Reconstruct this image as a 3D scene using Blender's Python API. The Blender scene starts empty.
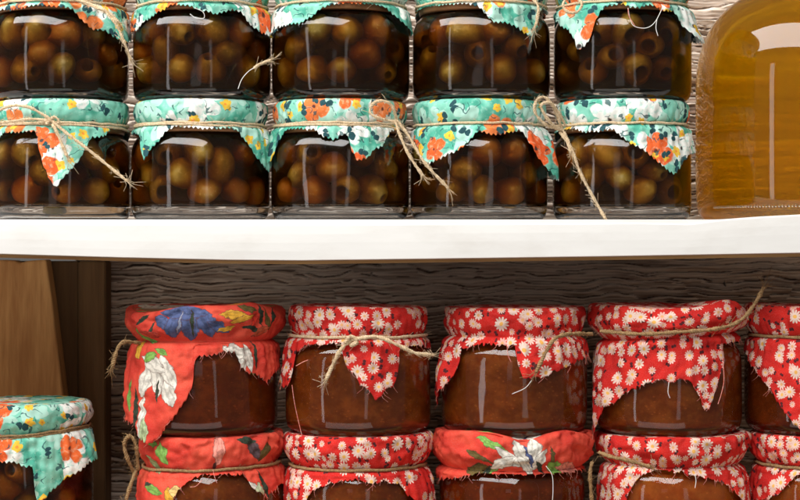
import bpy, math, random
import numpy as np
from mathutils import Vector

rnd = random.Random(7)
nrs = np.random.RandomState(11)
U = 0.0006            # metres per photograph pixel in the plane Y = 0
D = 1.10              # camera distance from that plane
PI = math.pi
S = bpy.context.scene
COL = S.collection

# ------------------------------------------------------------------ basics
def kscale(Y): return U * (D + Y) / D
def wpt(px, py, Y):
    k = kscale(Y)
    return ((px - 400) * k, Y, (250 - py) * k)

def mesh_np(name, verts, faces, uvs=None, smooth=True, attr=None):
    """faces: (n,4) or (n,3) int array or list of tuples; uvs per vertex"""
    me = bpy.data.meshes.new(name)
    verts = np.asarray(verts, np.float64)
    if isinstance(faces, np.ndarray):
        faces = faces.tolist()
    me.from_pydata(verts.tolist(), [], faces)
    if uvs is not None:
        uvs = np.asarray(uvs, np.float32)
        lay = me.uv_layers.new(name='UVMap')
        idx = np.empty(len(me.loops), np.int32)
        me.loops.foreach_get('vertex_index', idx)
        lay.data.foreach_set('uv', uvs[idx].ravel())
    if attr is not None:
        for nm, dat in attr.items():
            a = me.attributes.new(nm, 'FLOAT', 'POINT')
            a.data.foreach_set('value', np.asarray(dat, np.float32).ravel())
    if smooth:
        me.polygons.foreach_set('use_smooth', np.ones(len(me.polygons), bool))
    me.update()
    return me

def link(name, me, mat=None, parent=None, loc=None):
    o = bpy.data.objects.new(name, me)
    COL.objects.link(o)
    if mat is not None and len(me.materials) == 0:
        me.materials.append(mat)
    if parent is not None: o.parent = parent
    if loc is not None: o.location = loc
    return o

def thing(name, label, cat, loc, group=None):
    o = bpy.data.objects.new(name, None); COL.objects.link(o)
    o.empty_display_size = 0.01
    o.location = loc; o['label'] = label; o['category'] = cat
    if group: o['group'] = group
    return o

def grid_faces(nr, nc, wrap=False):
    f = []
    cc = nc if wrap else nc - 1
    i = np.arange(nr - 1)[:, None]; j = np.arange(cc)[None, :]
    j2 = (j + 1) % nc
    a = i * nc + j; b = i * nc + j2; c = (i + 1) * nc + j2; d = (i + 1) * nc + j
    return np.stack([a, b, c, d], -1).reshape(-1, 4)

def lathe(prof, n=96, wob=0.0):
    """prof list of (r,z) from bottom axis to top axis; closed body, outward normals"""
    p = np.array(prof, float)
    th = np.linspace(0, 2 * PI, n, endpoint=False)
    V = []; F = []
    ring = []
    w_ = lambda t, z: math.cos(5 * t + 22 * z) + 0.7 * math.cos(8 * t + 1 - 40 * z) + 0.45 * math.cos(13 * t + 2.2 + 60 * z)
    for r, z in p:
        if r < 1e-9:
            ring.append((len(V), 1)); V.append((0, 0, z))
        else:
            ring.append((len(V), n))
            V += [(r * (1 + wob * w_(t, z)) * math.cos(t), r * (1 + wob * w_(t, z)) * math.sin(t), z) for t in th]
    for (a, na), (b, nb) in zip(ring[:-1], ring[1:]):
        for j in range(n):
            j2 = (j + 1) % n
            if na == 1: F.append((a, b + j2, b + j)) if nb > 1 else None
            elif nb == 1: F.append((a + j, a + j2, b))
            else: F.append((a + j, a + j2, b + j2, b + j))
    return V, F

def smooth_prof(pts, sub=5):
    """catmull-rom through profile points; a point given twice is a corner"""
    P = [np.array(p, float) for p in pts]
    out = []
    for i in range(len(P) - 1):
        p1, p2 = P[i], P[i + 1]
        p0 = P[i - 1] if i > 0 else p1
        p3 = P[i + 2] if i + 2 < len(P) else p2
        if np.allclose(p1, p2): continue
        for s in range(sub):
            t = s / sub
            out.append(0.5 * ((2 * p1) + (-p0 + p2) * t + (2 * p0 - 5 * p1 + 4 * p2 - p3) * t * t + (-p0 + 3 * p1 - 3 * p2 + p3) * t ** 3))
    out.append(P[-1])
    return [(max(0.0, float(a[0])), float(a[1])) for a in out]

# value noise, vectorised
_perm = nrs.rand(256, 256)
def vnoise(x, y):
    xi = np.floor(x).astype(int); yi = np.floor(y).astype(int)
    fx = x - xi; fy = y - yi
    fx = fx * fx * (3 - 2 * fx); fy = fy * fy * (3 - 2 * fy)
    g = lambda a, b: _perm[a % 256, b % 256]
    return (g(xi, yi) * (1 - fx) + g(xi + 1, yi) * fx) * (1 - fy) + (g(xi, yi + 1) * (1 - fx) + g(xi + 1, yi + 1) * fx) * fy
def fbm(x, y, o=4):
    s = 0; a = 0.5
    for i in range(o):
        s = s + a * vnoise(x + 17.3 * i, y + 9.1 * i); x = x * 2.03; y = y * 2.03; a *= 0.5
    return s

# ------------------------------------------------------------------ node helpers
class NT:
    def __init__(s, tree): s.t = tree; s.n = tree.nodes; s.l = tree.links
    def new(s, typ, **kw):
        n = s.n.new(typ)
        for k, v in kw.items(): setattr(n, k, v)
        return n
    def put(s, sock, v):
        if v is None: return
        if isinstance(v, bpy.types.NodeSocket): s.l.new(v, sock)
        else: sock.default_value = v
    def math(s, op, a, b=None, c=None, clamp=False):
        n = s.new('ShaderNodeMath', operation=op); n.use_clamp = clamp
        for i, v in enumerate((a, b, c)): s.put(n.inputs[i], v)
        return n.outputs[0]
    def vmath(s, op, a, b=None, out=0):
        n = s.new('ShaderNodeVectorMath', operation=op)
        s.put(n.inputs[0], a)
        if b is not None:
            if op == 'SCALE': s.put(n.inputs[3], b)
            else: s.put(n.inputs[1], b)
        return n.outputs[out]
    def mix(s, f, a, b):
        n = s.new('ShaderNodeMix', data_type='RGBA')
        s.put(n.inputs[0], f)
        for i, v in ((6, a), (7, b)):
            if isinstance(v, tuple) and len(v) == 3: v = (*v, 1)
            s.put(n.inputs[i], v)
        return n.outputs[2]
    def sstep(s, v, lo, hi):
        n = s.new('ShaderNodeMapRange', interpolation_type='SMOOTHSTEP')
        s.put(n.inputs[0], v); n.inputs[1].default_value = lo; n.inputs[2].default_value = hi
        return n.outputs[0]
    def noise(s, vec, scale, detail=3, rough=0.55, out=0):
        n = s.new('ShaderNodeTexNoise'); s.put(n.inputs['Vector'], vec)
        n.inputs['Scale'].default_value = scale; n.inputs['Detail'].default_value = detail; n.inputs['Roughness'].default_value = rough
        return n.outputs[out]
    def ramp(s, f, stops):
        n = s.new('ShaderNodeValToRGB'); s.put(n.inputs[0], f)
        e = n.color_ramp.elements
        while len(e) < len(stops): e.new(0.5)
        for el, (p, c) in zip(e, stops): el.position = p; el.color = (*c, 1)
        return n.outputs[0]
    def mapping(s, vec, scale=(1, 1, 1), rot=(0, 0, 0), loc=(0, 0, 0)):
        n = s.new('ShaderNodeMapping'); s.put(n.inputs[0], vec)
        n.inputs['Scale'].default_value = scale; n.inputs['Rotation'].default_value = rot; n.inputs['Location'].default_value = loc
        return n.outputs[0]
    def bump(s, h, strength=0.3, dist=0.001, normal=None):
        n = s.new('ShaderNodeBump'); s.put(n.inputs['Height'], h)
        n.inputs['Strength'].default_value = strength; n.inputs['Distance'].default_value = dist
        if normal is not None: s.put(n.inputs['Normal'], normal)
        return n.outputs[0]

def new_mat(name):
    m = bpy.data.materials.new(name); m.use_nodes = True
    nt = NT(m.node_tree); b = m.node_tree.nodes['Principled BSDF']
    return m, nt, b

# ---- flower node group (works on cloth coordinates in pixels of cloth)
def make_flower_group():
    g = bpy.data.node_groups.new('scattered_flower', 'ShaderNodeTree')
    I = lambda n, t='NodeSocketFloat': g.interface.new_socket(n, in_out='INPUT', socket_type=t)
    O = lambda n, t='NodeSocketFloat': g.interface.new_socket(n, in_out='OUTPUT', socket_type=t)
    I('UV', 'NodeSocketVector'); I('Offset', 'NodeSocketVector'); I('Cell'); I('Petals'); I('Size'); I('Presence'); I('Depth'); I('Core')
    O('Mask'); O('CoreMask'); O('Rand'); O('Radial'); O('Rand2')
    t = NT(g)
    gi = t.new('NodeGroupInput'); go = t.new('NodeGroupOutput')
    i = {s.name: s for s in gi.outputs if s.name}
    uv = t.vmath('ADD', i['UV'], i['Offset'])
    cell = t.math('DIVIDE', 1.0, i['Cell'])
    v = t.new('ShaderNodeTexVoronoi', voronoi_dimensions='2D', feature='F1')
    t.put(v.inputs['Vector'], uv); t.put(v.inputs['Scale'], cell); v.inputs['Randomness'].default_value = 0.72
    diff = t.vmath('SUBTRACT', uv, v.outputs['Position'])
    ds = t.vmath('SCALE', diff, cell)
    sep = t.new('ShaderNodeSeparateXYZ'); t.put(sep.inputs[0], ds)
    sc = t.new('ShaderNodeSeparateColor'); t.put(sc.inputs[0], v.outputs['Color'])
    r0, r1, r2 = sc.outputs
    comb = t.new('ShaderNodeCombineXYZ'); t.put(comb.inputs[0], sep.outputs[0]); t.put(comb.inputs[1], sep.outputs[1])
    ln = t.vmath('LENGTH', comb.outputs[0], out=1)
    ang = t.math('ARCTAN2', sep.outputs[1], sep.outputs[0])
    ang = t.math('ADD', ang, t.math('MULTIPLY', r1, 6.28))
    pet = t.math('ABSOLUTE', t.math('COSINE', t.math('MULTIPLY', t.math('MULTIPLY', ang, i['Petals']), 0.5)))
    pet = t.math('POWER', pet, 0.6)
    lim = t.math('SUBTRACT', 1.0, t.math('MULTIPLY', i['Depth'], t.math('SUBTRACT', 1.0, pet)))
    size = t.math('MULTIPLY', i['Size'], t.math('ADD', 0.72, t.math('MULTIPLY', r2, 0.5)))
    lim = t.math('MULTIPLY', lim, size)
    m = t.sstep(t.math('SUBTRACT', lim, ln), -0.02, 0.04)
    pres = t.math('LESS_THAN', r0, i['Presence'])
    m = t.math('MULTIPLY', m, pres)
    cm = t.math('MULTIPLY', t.sstep(t.math('SUBTRACT', t.math('MULTIPLY', size, i['Core']), ln), -0.02, 0.03), pres)
    for n_, s_ in (('Mask', m), ('CoreMask', cm), ('Rand', r1), ('Radial', t.math('DIVIDE', ln, size)), ('Rand2', r2)):
        t.put(go.inputs[n_], s_)
    return g
FLOWER = make_flower_group()

def make_petal_group():
    g = bpy.data.node_groups.new('single_petal', 'ShaderNodeTree')
    I = lambda n, t='NodeSocketFloat': g.interface.new_socket(n, in_out='INPUT', socket_type=t)
    I('UV', 'NodeSocketVector'); I('X'); I('Y'); I('C'); I('S'); I('Len'); I('Wid')
    g.interface.new_socket('Mask', in_out='OUTPUT', socket_type='NodeSocketFloat')
    g.interface.new_socket('Along', in_out='OUTPUT', socket_type='NodeSocketFloat')
    g.interface.new_socket('Across', in_out='OUTPUT', socket_type='NodeSocketFloat')
    t = NT(g); gi = t.new('NodeGroupInput'); go = t.new('NodeGroupOutput')
    i = {s.name: s for s in gi.outputs if s.name}
    sep = t.new('ShaderNodeSeparateXYZ'); t.put(sep.inputs[0], i['UV'])
    dx = t.math('SUBTRACT', sep.outputs[0], i['X']); dy = t.math('SUBTRACT', sep.outputs[1], i['Y'])
    p = t.math('ADD', t.math('MULTIPLY', dx, i['C']), t.math('MULTIPLY', dy, i['S']))
    q = t.math('SUBTRACT', t.math('MULTIPLY', dy, i['C']), t.math('MULTIPLY', dx, i['S']))
    pn = t.math('DIVIDE', p, i['Len']); qn = t.math('DIVIDE', q, i['Wid'])
    lim = t.math('SUBTRACT', 1.0, t.math('MULTIPLY', pn, pn))
    m = t.sstep(t.math('SUBTRACT', lim, t.math('ABSOLUTE', qn)), -0.04, 0.12)
    t.put(go.inputs['Mask'], m); t.put(go.inputs['Along'], pn); t.put(go.inputs['Across'], qn)
    return g
PETAL = make_petal_group()

def cloth_finish(nt, b, col, uv, rough=0.85):
    wv = nt.noise(nt.vmath('SCALE', uv, 1.0), 0.9, 2, 0.7)                 # slubs in the weave
    col = nt.mix(nt.math('MULTIPLY', nt.sstep(wv, 0.35, 0.75), 0.05), col, (0.9, 0.85, 0.8))
    nt.put(b.inputs['Base Color'], col)
    b.inputs['Roughness'].default_value = rough
    b.inputs['Specular IOR Level'].default_value = 0.12
    b.inputs['Sheen Weight'].default_value = 0.0
    h1 = nt.noise(uv, 0.06, 1.2, 0.5); h2 = nt.noise(uv, 0.7, 2, 0.6)
    h = nt.math('ADD', h1, nt.math('MULTIPLY', h2, 0.03))
    nt.put(b.inputs['Normal'], nt.bump(h, 0.75, 0.004))

def fl(nt, uv, off, cell, petals, size, pres, depth, core):
    n = nt.new('ShaderNodeGroup'); n.node_tree = FLOWER
    for k, v in dict(UV=uv, Offset=(off[0], off[1], 0), Cell=cell, Petals=petals, Size=size, Presence=pres, Depth=depth, Core=core).items():
        nt.put(n.inputs[k], v)
    return n.outputs
def uvnode(nt, warp=0.0, wscale=0.1):
    uv = nt.new('ShaderNodeUVMap').outputs[0]
    if warp:
        nz = nt.noise(uv, wscale, 2, 0.5, out=1)
        uv2 = nt.vmath('ADD', uv, nt.vmath('SCALE', nt.vmath('SUBTRACT', nz, (0.5, 0.5, 0.5)), warp))
        return uv, uv2
    return uv, uv

def mat_daisy():
    m, nt, b = new_mat('red_daisy_cotton')
    uv, uw = uvnode(nt, 2.0, 0.09)
    base = nt.mix(nt.sstep(nt.noise(uv, 0.05, 2), 0.3, 0.7), (0.64, 0.017, 0.010), (0.50, 0.009, 0.008))
    c = base
    o = fl(nt, uw, (411, 133), 7.5, 2, 0.34, 0.40, 0.85, 0.0)                  # small dark leaves
    c = nt.mix(o['Mask'], c, (0.07, 0.006, 0.010))
    o = fl(nt, uw, (57, 91), 11.5, 9, 0.39, 0.42, 0.62, 0.30)
    pc = nt.mix(o['Rand'], (0.72, 0.38, 0.33), (0.78, 0.58, 0.50))
    c = nt.mix(o['Mask'], c, pc); c = nt.mix(o['CoreMask'], c, (0.72, 0.36, 0.16))
    o = fl(nt, uw, (217, 331), 14.3, 12, 0.43, 0.72, 0.62, 0.27)
    pc = nt.mix(o['Rand2'], (0.72, 0.47, 0.39), (0.76, 0.60, 0.52))
    c = nt.mix(o['Mask'], c, pc); c = nt.mix(o['CoreMask'], c, (0.80, 0.42, 0.10))
    cloth_finish(nt, b, c, uv)
    return m

def mat_turq(name, seed):
    m, nt, b = new_mat(name)
    uv, uw = uvnode(nt, 9.0, 0.06)
    uw = nt.vmath('ADD', uw, nt.vmath('SCALE', nt.vmath('SUBTRACT', nt.noise(uv, 0.28, 2, 0.5, out=1), (0.5, 0.5, 0.5)), 2.0))
    dab = nt.noise(uv, 0.22, 3, 0.6)
    c = nt.mix(nt.sstep(nt.noise(uv, 0.035, 2), 0.46, 0.58), (0.22, 0.60, 0.47), (0.07, 0.40, 0.29))
    c = nt.mix(nt.math('MULTIPLY', nt.sstep(dab, 0.52, 0.66), 0.5), c, (0.38, 0.70, 0.58))
    o = fl(nt, uw, (seed * 37 + 5, 71), 27, 3, 0.60, 0.6, 0.86, 0.0)            # pale leaves
    c = nt.mix(nt.math('MULTIPLY', o['Mask'], 0.75), c, (0.50, 0.78, 0.68))
    o = fl(nt, uw, (seed * 29 + 77, 210), 39, 6, 0.56, 0.52, 0.50, 0.10)        # white flowers
    w = nt.mix(nt.sstep(dab, 0.50, 0.60), (0.84, 0.86, 0.82), (0.56, 0.74, 0.68))
    c = nt.mix(o['Mask'], c, w); c = nt.mix(o['CoreMask'], c, (0.03, 0.02, 0.02))
    o = fl(nt, uw, (seed * 53 + 500, 410), 34, 4, 0.52, 0.33, 0.55, 0.13)       # orange flowers
    oc = nt.mix(o['Rand'], (0.84, 0.11, 0.018), (0.84, 0.24, 0.06))
    oc = nt.mix(nt.math('MULTIPLY', nt.sstep(dab, 0.52, 0.64), 0.6), oc, (0.86, 0.42, 0.24))
    c = nt.mix(o['Mask'], c, oc); c = nt.mix(o['CoreMask'], c, (0.10, 0.03, 0.02))
    o = fl(nt, uw, (seed * 71 + 150, 640), 12, 5, 0.44, 0.17, 0.40, 0.25)       # yellow blossoms
    c = nt.mix(o['Mask'], c, (0.84, 0.54, 0.05)); c = nt.mix(o['CoreMask'], c, (0.86, 0.30, 0.04))
    o = fl(nt, uw, (seed * 13 + 300, 20), 12, 2, 0.50, 0.15, 0.97, 0.0)         # ink leaves
    c = nt.mix(o['Mask'], c, (0.012, 0.07, 0.085))
    ln = nt.math('ABSOLUTE', nt.math('SUBTRACT', nt.noise(nt.vmath('ADD', uv, (seed * 31, 5, 0)), 0.075, 1, 0.5), 0.5))
    ink = nt.math('MULTIPLY', nt.math('LESS_THAN', ln, 0.016), nt.math('GREATER_THAN', nt.noise(uv, 0.10, 1), 0.53))
    c = nt.mix(nt.math('MULTIPLY', ink, 0.85), c, (0.015, 0.08, 0.09))          # drawn stems
    cloth_finish(nt, b, c, uv)
    return m

def mat_tropical(name, motifs):
    m, nt, b = new_mat(name)
    uv, uw = uvnode(nt, 7.0, 0.08)
    uw = nt.vmath('ADD', uw, nt.vmath('SCALE', nt.vmath('SUBTRACT', nt.noise(uv, 0.30, 2, 0.5, out=1), (0.5, 0.5, 0.5)), 3.4))
    wash = nt.noise(uv, 0.14, 3, 0.6)
    c = nt.mix(nt.sstep(nt.noise(uv, 0.03, 2), 0.35, 0.65), (0.76, 0.088, 0.048), (0.62, 0.040, 0.024))
    for (x, y, adeg, ln, wd, colr) in motifs:
        # dark drawn outline, then the filled petal with a streak along it
        for grow, cc in ((0.8, (0.10, 0.03, 0.025)), (0.0, colr)):
            n = nt.new('ShaderNodeGroup'); n.node_tree = PETAL
            a = math.radians(adeg)
            for k, v in dict(UV=uw, X=x, Y=y, C=math.cos(a), S=math.sin(a), Len=ln + grow * 0.8, Wid=wd + grow * 0.55).items(): nt.put(n.inputs[k], v)
            if grow == 0.0:
                st = nt.math('SINE', nt.math('MULTIPLY', n.outputs['Across'], 9.0))
                lo = tuple(v * 0.55 for v in cc)
                cc = nt.mix(nt.math('MULTIPLY', nt.sstep(st, 0.1, 0.9), 0.6), cc, lo)
                cc = nt.mix(nt.math('MULTIPLY', nt.sstep(wash, 0.48, 0.62), 0.6), cc, tuple(v * 0.42 for v in colr))
            c = nt.mix(n.outputs['Mask'], c, cc)
    cloth_finish(nt, b, c, uv, 0.75)
    return m

BLUE = (0.085, 0.12, 0.28); WHT = (0.80, 0.76, 0.68); GRN = (0.22, 0.45, 0.09); DGR = (0.03, 0.05, 0.03); YEL = (0.80, 0.42, 0.04); OLV = (0.13, 0.09, 0.02); PNK = (0.82, 0.30, 0.24)
TROP_A = mat_tropical('orange_tropical_cotton_blue_flower', [
    (-34, 12, 40, 13, 6, BLUE), (-22, 16, 115, 17, 9, BLUE), (-6, 18, 95, 17, 10, BLUE), (10, 16, 65, 17, 9, BLUE), (22, 20, 25, 13, 6, BLUE), (-12, 4, 5, 26, 7, BLUE), (-4, 16, 90, 14, 1.5, DGR), (-16, 14, 110, 13, 1.3, (0.3, 0.35, 0.5)),
    (36, 8, 5, 15, 4, YEL), (46, 12, -10, 14, 3, YEL), (52, 3, 15, 12, 3, OLV), (62, 14, -60, 12, 4, (0.75, 0.04, 0.02)), (80, 14, 60, 14, 3, OLV), (88, 8, 95, 13, 2, DGR), (60, 24, 15, 14, 2.2, DGR), (74, 26, -25, 12, 4, (0.55, 0.10, 0.04)), (-50, 20, -55, 12, 1.8, DGR), (-52, 26, 15, 12, 4, (0.55, 0.05, 0.03)), (30, 22, -20, 10, 2.5, YEL), (70, 10, 70, 13, 2.2, DGR), (-62, 8, -30, 12, 2, DGR), (-70, 24, 50, 10, 4, GRN),
    (-62, 34, 20, 12, 4, GRN), (-75, 44, 75, 10, 5, YEL),
    (-58, 72, 110, 20, 8, WHT), (-45, 70, 80, 20, 9, WHT), (-32, 66, 60, 20, 8, WHT), (-50, 58, 20, 18, 7, WHT), (-30, 86, 70, 14, 8, WHT), (-44, 84, 95, 12, 2.0, DGR), (-56, 52, 160, 10, 4, GRN), (-40, 46, 15, 9, 3.5, GRN),
    (-66, 112, 100, 24, 6, WHT), (-76, 105, 95, 26, 2.5, DGR), (-84, 90, 95, 16, 3, GRN), (-62, 124, 100, 14, 5, (0.55, 0.7, 0.4)),
    (34, 52, 60, 14, 7, WHT), (46, 60, 110, 14, 7, WHT), (42, 46, 10, 14, 7, WHT), (56, 52, 75, 14, 6, WHT), (44, 66, 80, 9, 2.5, (0.2, 0.1, 0.12)), (64, 74, 60, 10, 5, GRN), (66, 50, 85, 15, 2.0, DGR)])
TROP_B = mat_tropical('coral_tropical_cotton_green_leaf', [
    (-46, 14, 70, 12, 7, GRN), (-66, 4, 10, 14, 4, GRN), (-62, 26, 40, 14, 5, (0.35, 0.42, 0.2)), (52, 10, 60, 16, 6, (0.10, 0.06, 0.07)), (66, 14, -60, 14, 5, OLV), (44, 2, 5, 12, 4, DGR),
    (-60, 48, 20, 13, 3.2, DGR), (-56, 50, 10, 14, 4, GRN), (-34, 54, 70, 10, 6, YEL), (-28, 50, 10, 8, 6, (0.80, 0.55, 0.2)),
    (44, 48, 30, 12, 6, WHT), (56, 58, 80, 14, 6, (0.55, 0.62, 0.4)), (62, 48, 70, 16, 2.4, DGR), (50, 66, 10, 9, 5, WHT), (10, 26, 100, 5, 2, (0.1, 0.02, 0.02)), (14, 8, 95, 18, 6, PNK)])
TROP_C = mat_tropical('coral_tropical_cotton_white_lily', [
    (-25, 8, 12, 18, 4, GRN), (-38, 22, 20, 16, 3.4, OLV), (-42, 36, -10, 16, 6, OLV), (-28, 36, -35, 14, 4, DGR), (-22, 34, -40, 12, 3, GRN),
    (-6, 20, 35, 18, 6, WHT), (4, 12, 60, 15, 7, WHT), (16, 10, 95, 15, 8, WHT), (-14, 26, 150, 16, 6, WHT), (22, 24, 120, 15, 6, WHT), (10, 30, 60, 18, 5, WHT), (12, 18, 70, 16, 1.8, BLUE), (24, 32, 60, 10, 2.0, DGR),
    (36, 22, 80, 12, 2.4, OLV), (42, 34, 40, 12, 7, GRN), (30, 44, 10, 9, 4, GRN), (62, 36, 10, 20, 6, PNK)])
DAISY = mat_daisy()
TURQ = [mat_turq('turquoise_floral_cotton', 1), mat_turq('turquoise_floral_cotton_bold', 3), mat_turq('turquoise_floral_cotton_pale', 6)]

# ------------------------------------------------------------------ other materials
def mat_glass():
    m, nt, b = new_mat('clear_jar_glass')
    b.inputs['Base Color'].default_value = (0.97, 0.98, 0.96, 1)
    b.inputs['Transmission Weight'].default_value = 1
    b.inputs['Roughness'].default_value = 0.045
    b.inputs['IOR'].default_value = 1.5
    tc = nt.new('ShaderNodeTexCoord').outputs['Object']
    h = nt.noise(nt.mapping(tc, (1, 1, 0.45)), 55, 2, 0.5)
    nt.put(b.inputs['Normal'], nt.bump(h, 0.08, 0.004))
    return m
def mat_liquid(name, ior, colr, dens, scat=0.0, scol=(0.8, 0.5, 0.15)):
    m, nt, b = new_mat(name)
    b.inputs['Base Color'].default_value = (1, 1, 1, 1)
    b.inputs['Transmission Weight'].default_value = 1
    b.inputs['Roughness'].default_value = 0.0
    b.inputs['IOR'].default_value = ior
    out = m.node_tree.nodes['Material Output']
    va = nt.new('ShaderNodeVolumeAbsorption'); va.inputs[0].default_value = (*colr, 1); va.inputs[1].default_value = dens
    v = va.outputs[0]
    if scat:
        vs = nt.new('ShaderNodeVolumeScatter'); vs.inputs[0].default_value = (*scol, 1); vs.inputs['Density'].default_value = scat
        vs.inputs['Anisotropy'].default_value = 0.0
        ad = nt.new('ShaderNodeAddShader'); nt.put(ad.inputs[0], v); nt.put(ad.inputs[1], vs.outputs[0]); v = ad.outputs[0]
    nt.put(out.inputs['Volume'], v)
    return m
GLASS = mat_glass()
BOTTLE = mat_glass(); BOTTLE.name = 'smooth_bottle_glass'
BOTTLE.node_tree.nodes['Principled BSDF'].inputs['Roughness'].default_value = 0.02
for l_ in list(BOTTLE.node_tree.nodes['Principled BSDF'].inputs['Normal'].links): BOTTLE.node_tree.links.remove(l_)
BRINE = mat_liquid('dark_olive_brine', 0.90, (0.78, 0.62, 0.20), 530, 14, (0.72, 0.46, 0.10))
AMBER = mat_liquid('amber_vinegar', 0.96, (1.0, 0.916, 0.10), 60, 5.5, (1.0, 0.70, 0.05))
AMBER.node_tree.nodes['Principled BSDF'].inputs['Roughness'].default_value = 0.28

def mat_olive(name, a, bcol):
    m, nt, b = new_mat(name)
    tc = nt.new('ShaderNodeTexCoord').outputs['Object']
    oi = nt.new('ShaderNodeObjectInfo').outputs['Random']
    n = nt.noise(tc, 130, 4, 0.6)
    f = nt.math('ADD', nt.sstep(n, 0.3, 0.75), nt.math('MULTIPLY', nt.math('SUBTRACT', oi, 0.5), 0.9), clamp=True)
    c = nt.mix(f, a, bcol)
    sp = nt.sstep(nt.noise(tc, 700, 2, 0.5), 0.60, 0.72)
    c = nt.mix(nt.math('MULTIPLY', sp, 0.4), c, (0.75, 0.55, 0.25))
    nt.put(b.inputs['Base Color'], c)
    b.inputs['Roughness'].default_value = 0.35
    b.inputs['Subsurface Weight'].default_value = 0.0
    nt.put(b.inputs['Normal'], nt.bump(n, 0.25, 0.002))
    return m
OLIVES = [mat_olive('cured_green_olive_skin', (0.30, 0.20, 0.032), (0.52, 0.345, 0.072)), mat_olive('cured_brown_olive_skin', (0.46, 0.175, 0.028), (0.42, 0.23, 0.042))]

def mat_jam(name, dark, light):
    m, nt, b = new_mat(name)
    tc = nt.new('ShaderNodeTexCoord').outputs['Object']
    n = nt.noise(nt.mapping(tc, (1, 1, 1.3)), 70, 5, 0.65)
    n2 = nt.noise(tc, 260, 3, 0.6)
    c = nt.mix(nt.sstep(n, 0.38, 0.68), dark, light)
    c = nt.mix(nt.math('MULTIPLY', nt.sstep(n2, 0.55, 0.85), 0.25), c, tuple(min(1, v * 1.8) for v in light))
    vo = nt.new('ShaderNodeTexVoronoi'); nt.put(vo.inputs['Vector'], nt.mapping(tc, (1, 1, 1.6))); vo.inputs['Scale'].default_value = 330
    fleck = nt.math('MULTIPLY', nt.math('LESS_THAN', vo.outputs['Distance'], 0.26), nt.math('GREATER_THAN', nt.noise(tc, 190, 1), 0.54))
    c = nt.mix(nt.math('MULTIPLY', fleck, 0.22), c, tuple(min(1, v * 2.2) for v in light))
    nt.put(b.inputs['Base Color'], c); b.inputs['Roughness'].default_value = 0.4
    b.inputs['Subsurface Weight'].default_value = 0.85; b.inputs['Subsurface Radius'].default_value = (1.0, 0.28, 0.08); b.inputs['Subsurface Scale'].default_value = 0.010
    b.inputs['IOR'].default_value = 1.12; b.inputs['Specular IOR Level'].default_value = 0.04
    nt.put(b.inputs['Normal'], nt.bump(nt.math('ADD', n, n2), 0.2, 0.001))
    return m
JAM = [mat_jam('dark_fig_jam', (0.13, 0.022, 0.004), (0.22, 0.040, 0.006)), mat_jam('brown_quince_jam', (0.18, 0.040, 0.007), (0.30, 0.078, 0.012)),
       mat_jam('amber_apricot_jam', (0.36, 0.085, 0.012), (0.52, 0.15, 0.02))]

def mat_jute(name, a, bc):
    m, nt, b = new_mat(name)
    tc = nt.new('ShaderNodeTexCoord').outputs['Object']
    n = nt.noise(tc, 900, 3, 0.6)
    nt.put(b.inputs['Base Color'], nt.mix(nt.sstep(n, 0.3, 0.7), a, bc))
    b.inputs['Roughness'].default_value = 0.9; b.inputs['Specular IOR Level'].default_value = 0.15
    return m
JUTE = mat_jute('jute_twine', (0.50, 0.36, 0.21), (0.76, 0.61, 0.42))
JUTE_D = mat_jute('dark_jute_twine', (0.22, 0.13, 0.06), (0.40, 0.26, 0.13))
THREAD_W = mat_jute('pale_thread', (0.75, 0.72, 0.66), (0.85, 0.82, 0.78))
THREAD_R = mat_jute('red_thread', (0.65, 0.12, 0.08), (0.8, 0.4, 0.33))

def mat_metal_lid():
    m, nt, b = new_mat('lacquered_lid_metal')
    tc = nt.new('ShaderNodeTexCoord').outputs['Object']
    nt.put(b.inputs['Base Color'], nt.mix(nt.noise(tc, 200, 2), (0.20, 0.08, 0.03), (0.32, 0.16, 0.07)))
    b.inputs['Metallic'].default_value = 0.6; b.inputs['Roughness'].default_value = 0.4
    return m
LIDM = mat_metal_lid()

def mat_wood(name, dark, light, scale=(6, 60, 60), rot=(0, 0, 0), bump=0.25, rough=0.7):
    m, nt, b = new_mat(name)
    tc = nt.new('ShaderNodeTexCoord').outputs['Object']
    mp = nt.mapping(tc, scale, rot)
    w = nt.noise(mp, 1.0, 5, 0.6)
    d = nt.noise(nt.mapping(tc, tuple(4 * s for s in scale), rot), 1.0, 3, 0.7)
    k = nt.noise(tc, 9, 3, 0.6)
    f = nt.math('ADD', nt.math('MULTIPLY', w, 0.7), nt.math('MULTIPLY', d, 0.3))
    c = nt.mix(nt.sstep(f, 0.32, 0.66), dark, light)
    c = nt.mix(nt.math('MULTIPLY', nt.sstep(k, 0.5, 0.8), 0.45), c, tuple(v * 0.5 for v in dark))
    nt.put(b.inputs['Base Color'], c); b.inputs['Roughness'].default_value = rough
    b.inputs['Specular IOR Level'].default_value = 0.3
    nt.put(b.inputs['Normal'], nt.bump(f, bump, 0.002))
    return m
WOOD_LIGHT = mat_wood('raw_pine_plank', (0.40, 0.19, 0.066), (0.66, 0.38, 0.15), (55, 55, 5))
WOOD_DARK = mat_wood('dark_stained_board', (0.115, 0.060, 0.024), (0.19, 0.105, 0.042), (60, 60, 4))
WOOD_PLY = mat_wood('plywood_edge', (0.30, 0.15, 0.055), (0.50, 0.29, 0.12), (5, 70, 90))

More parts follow.
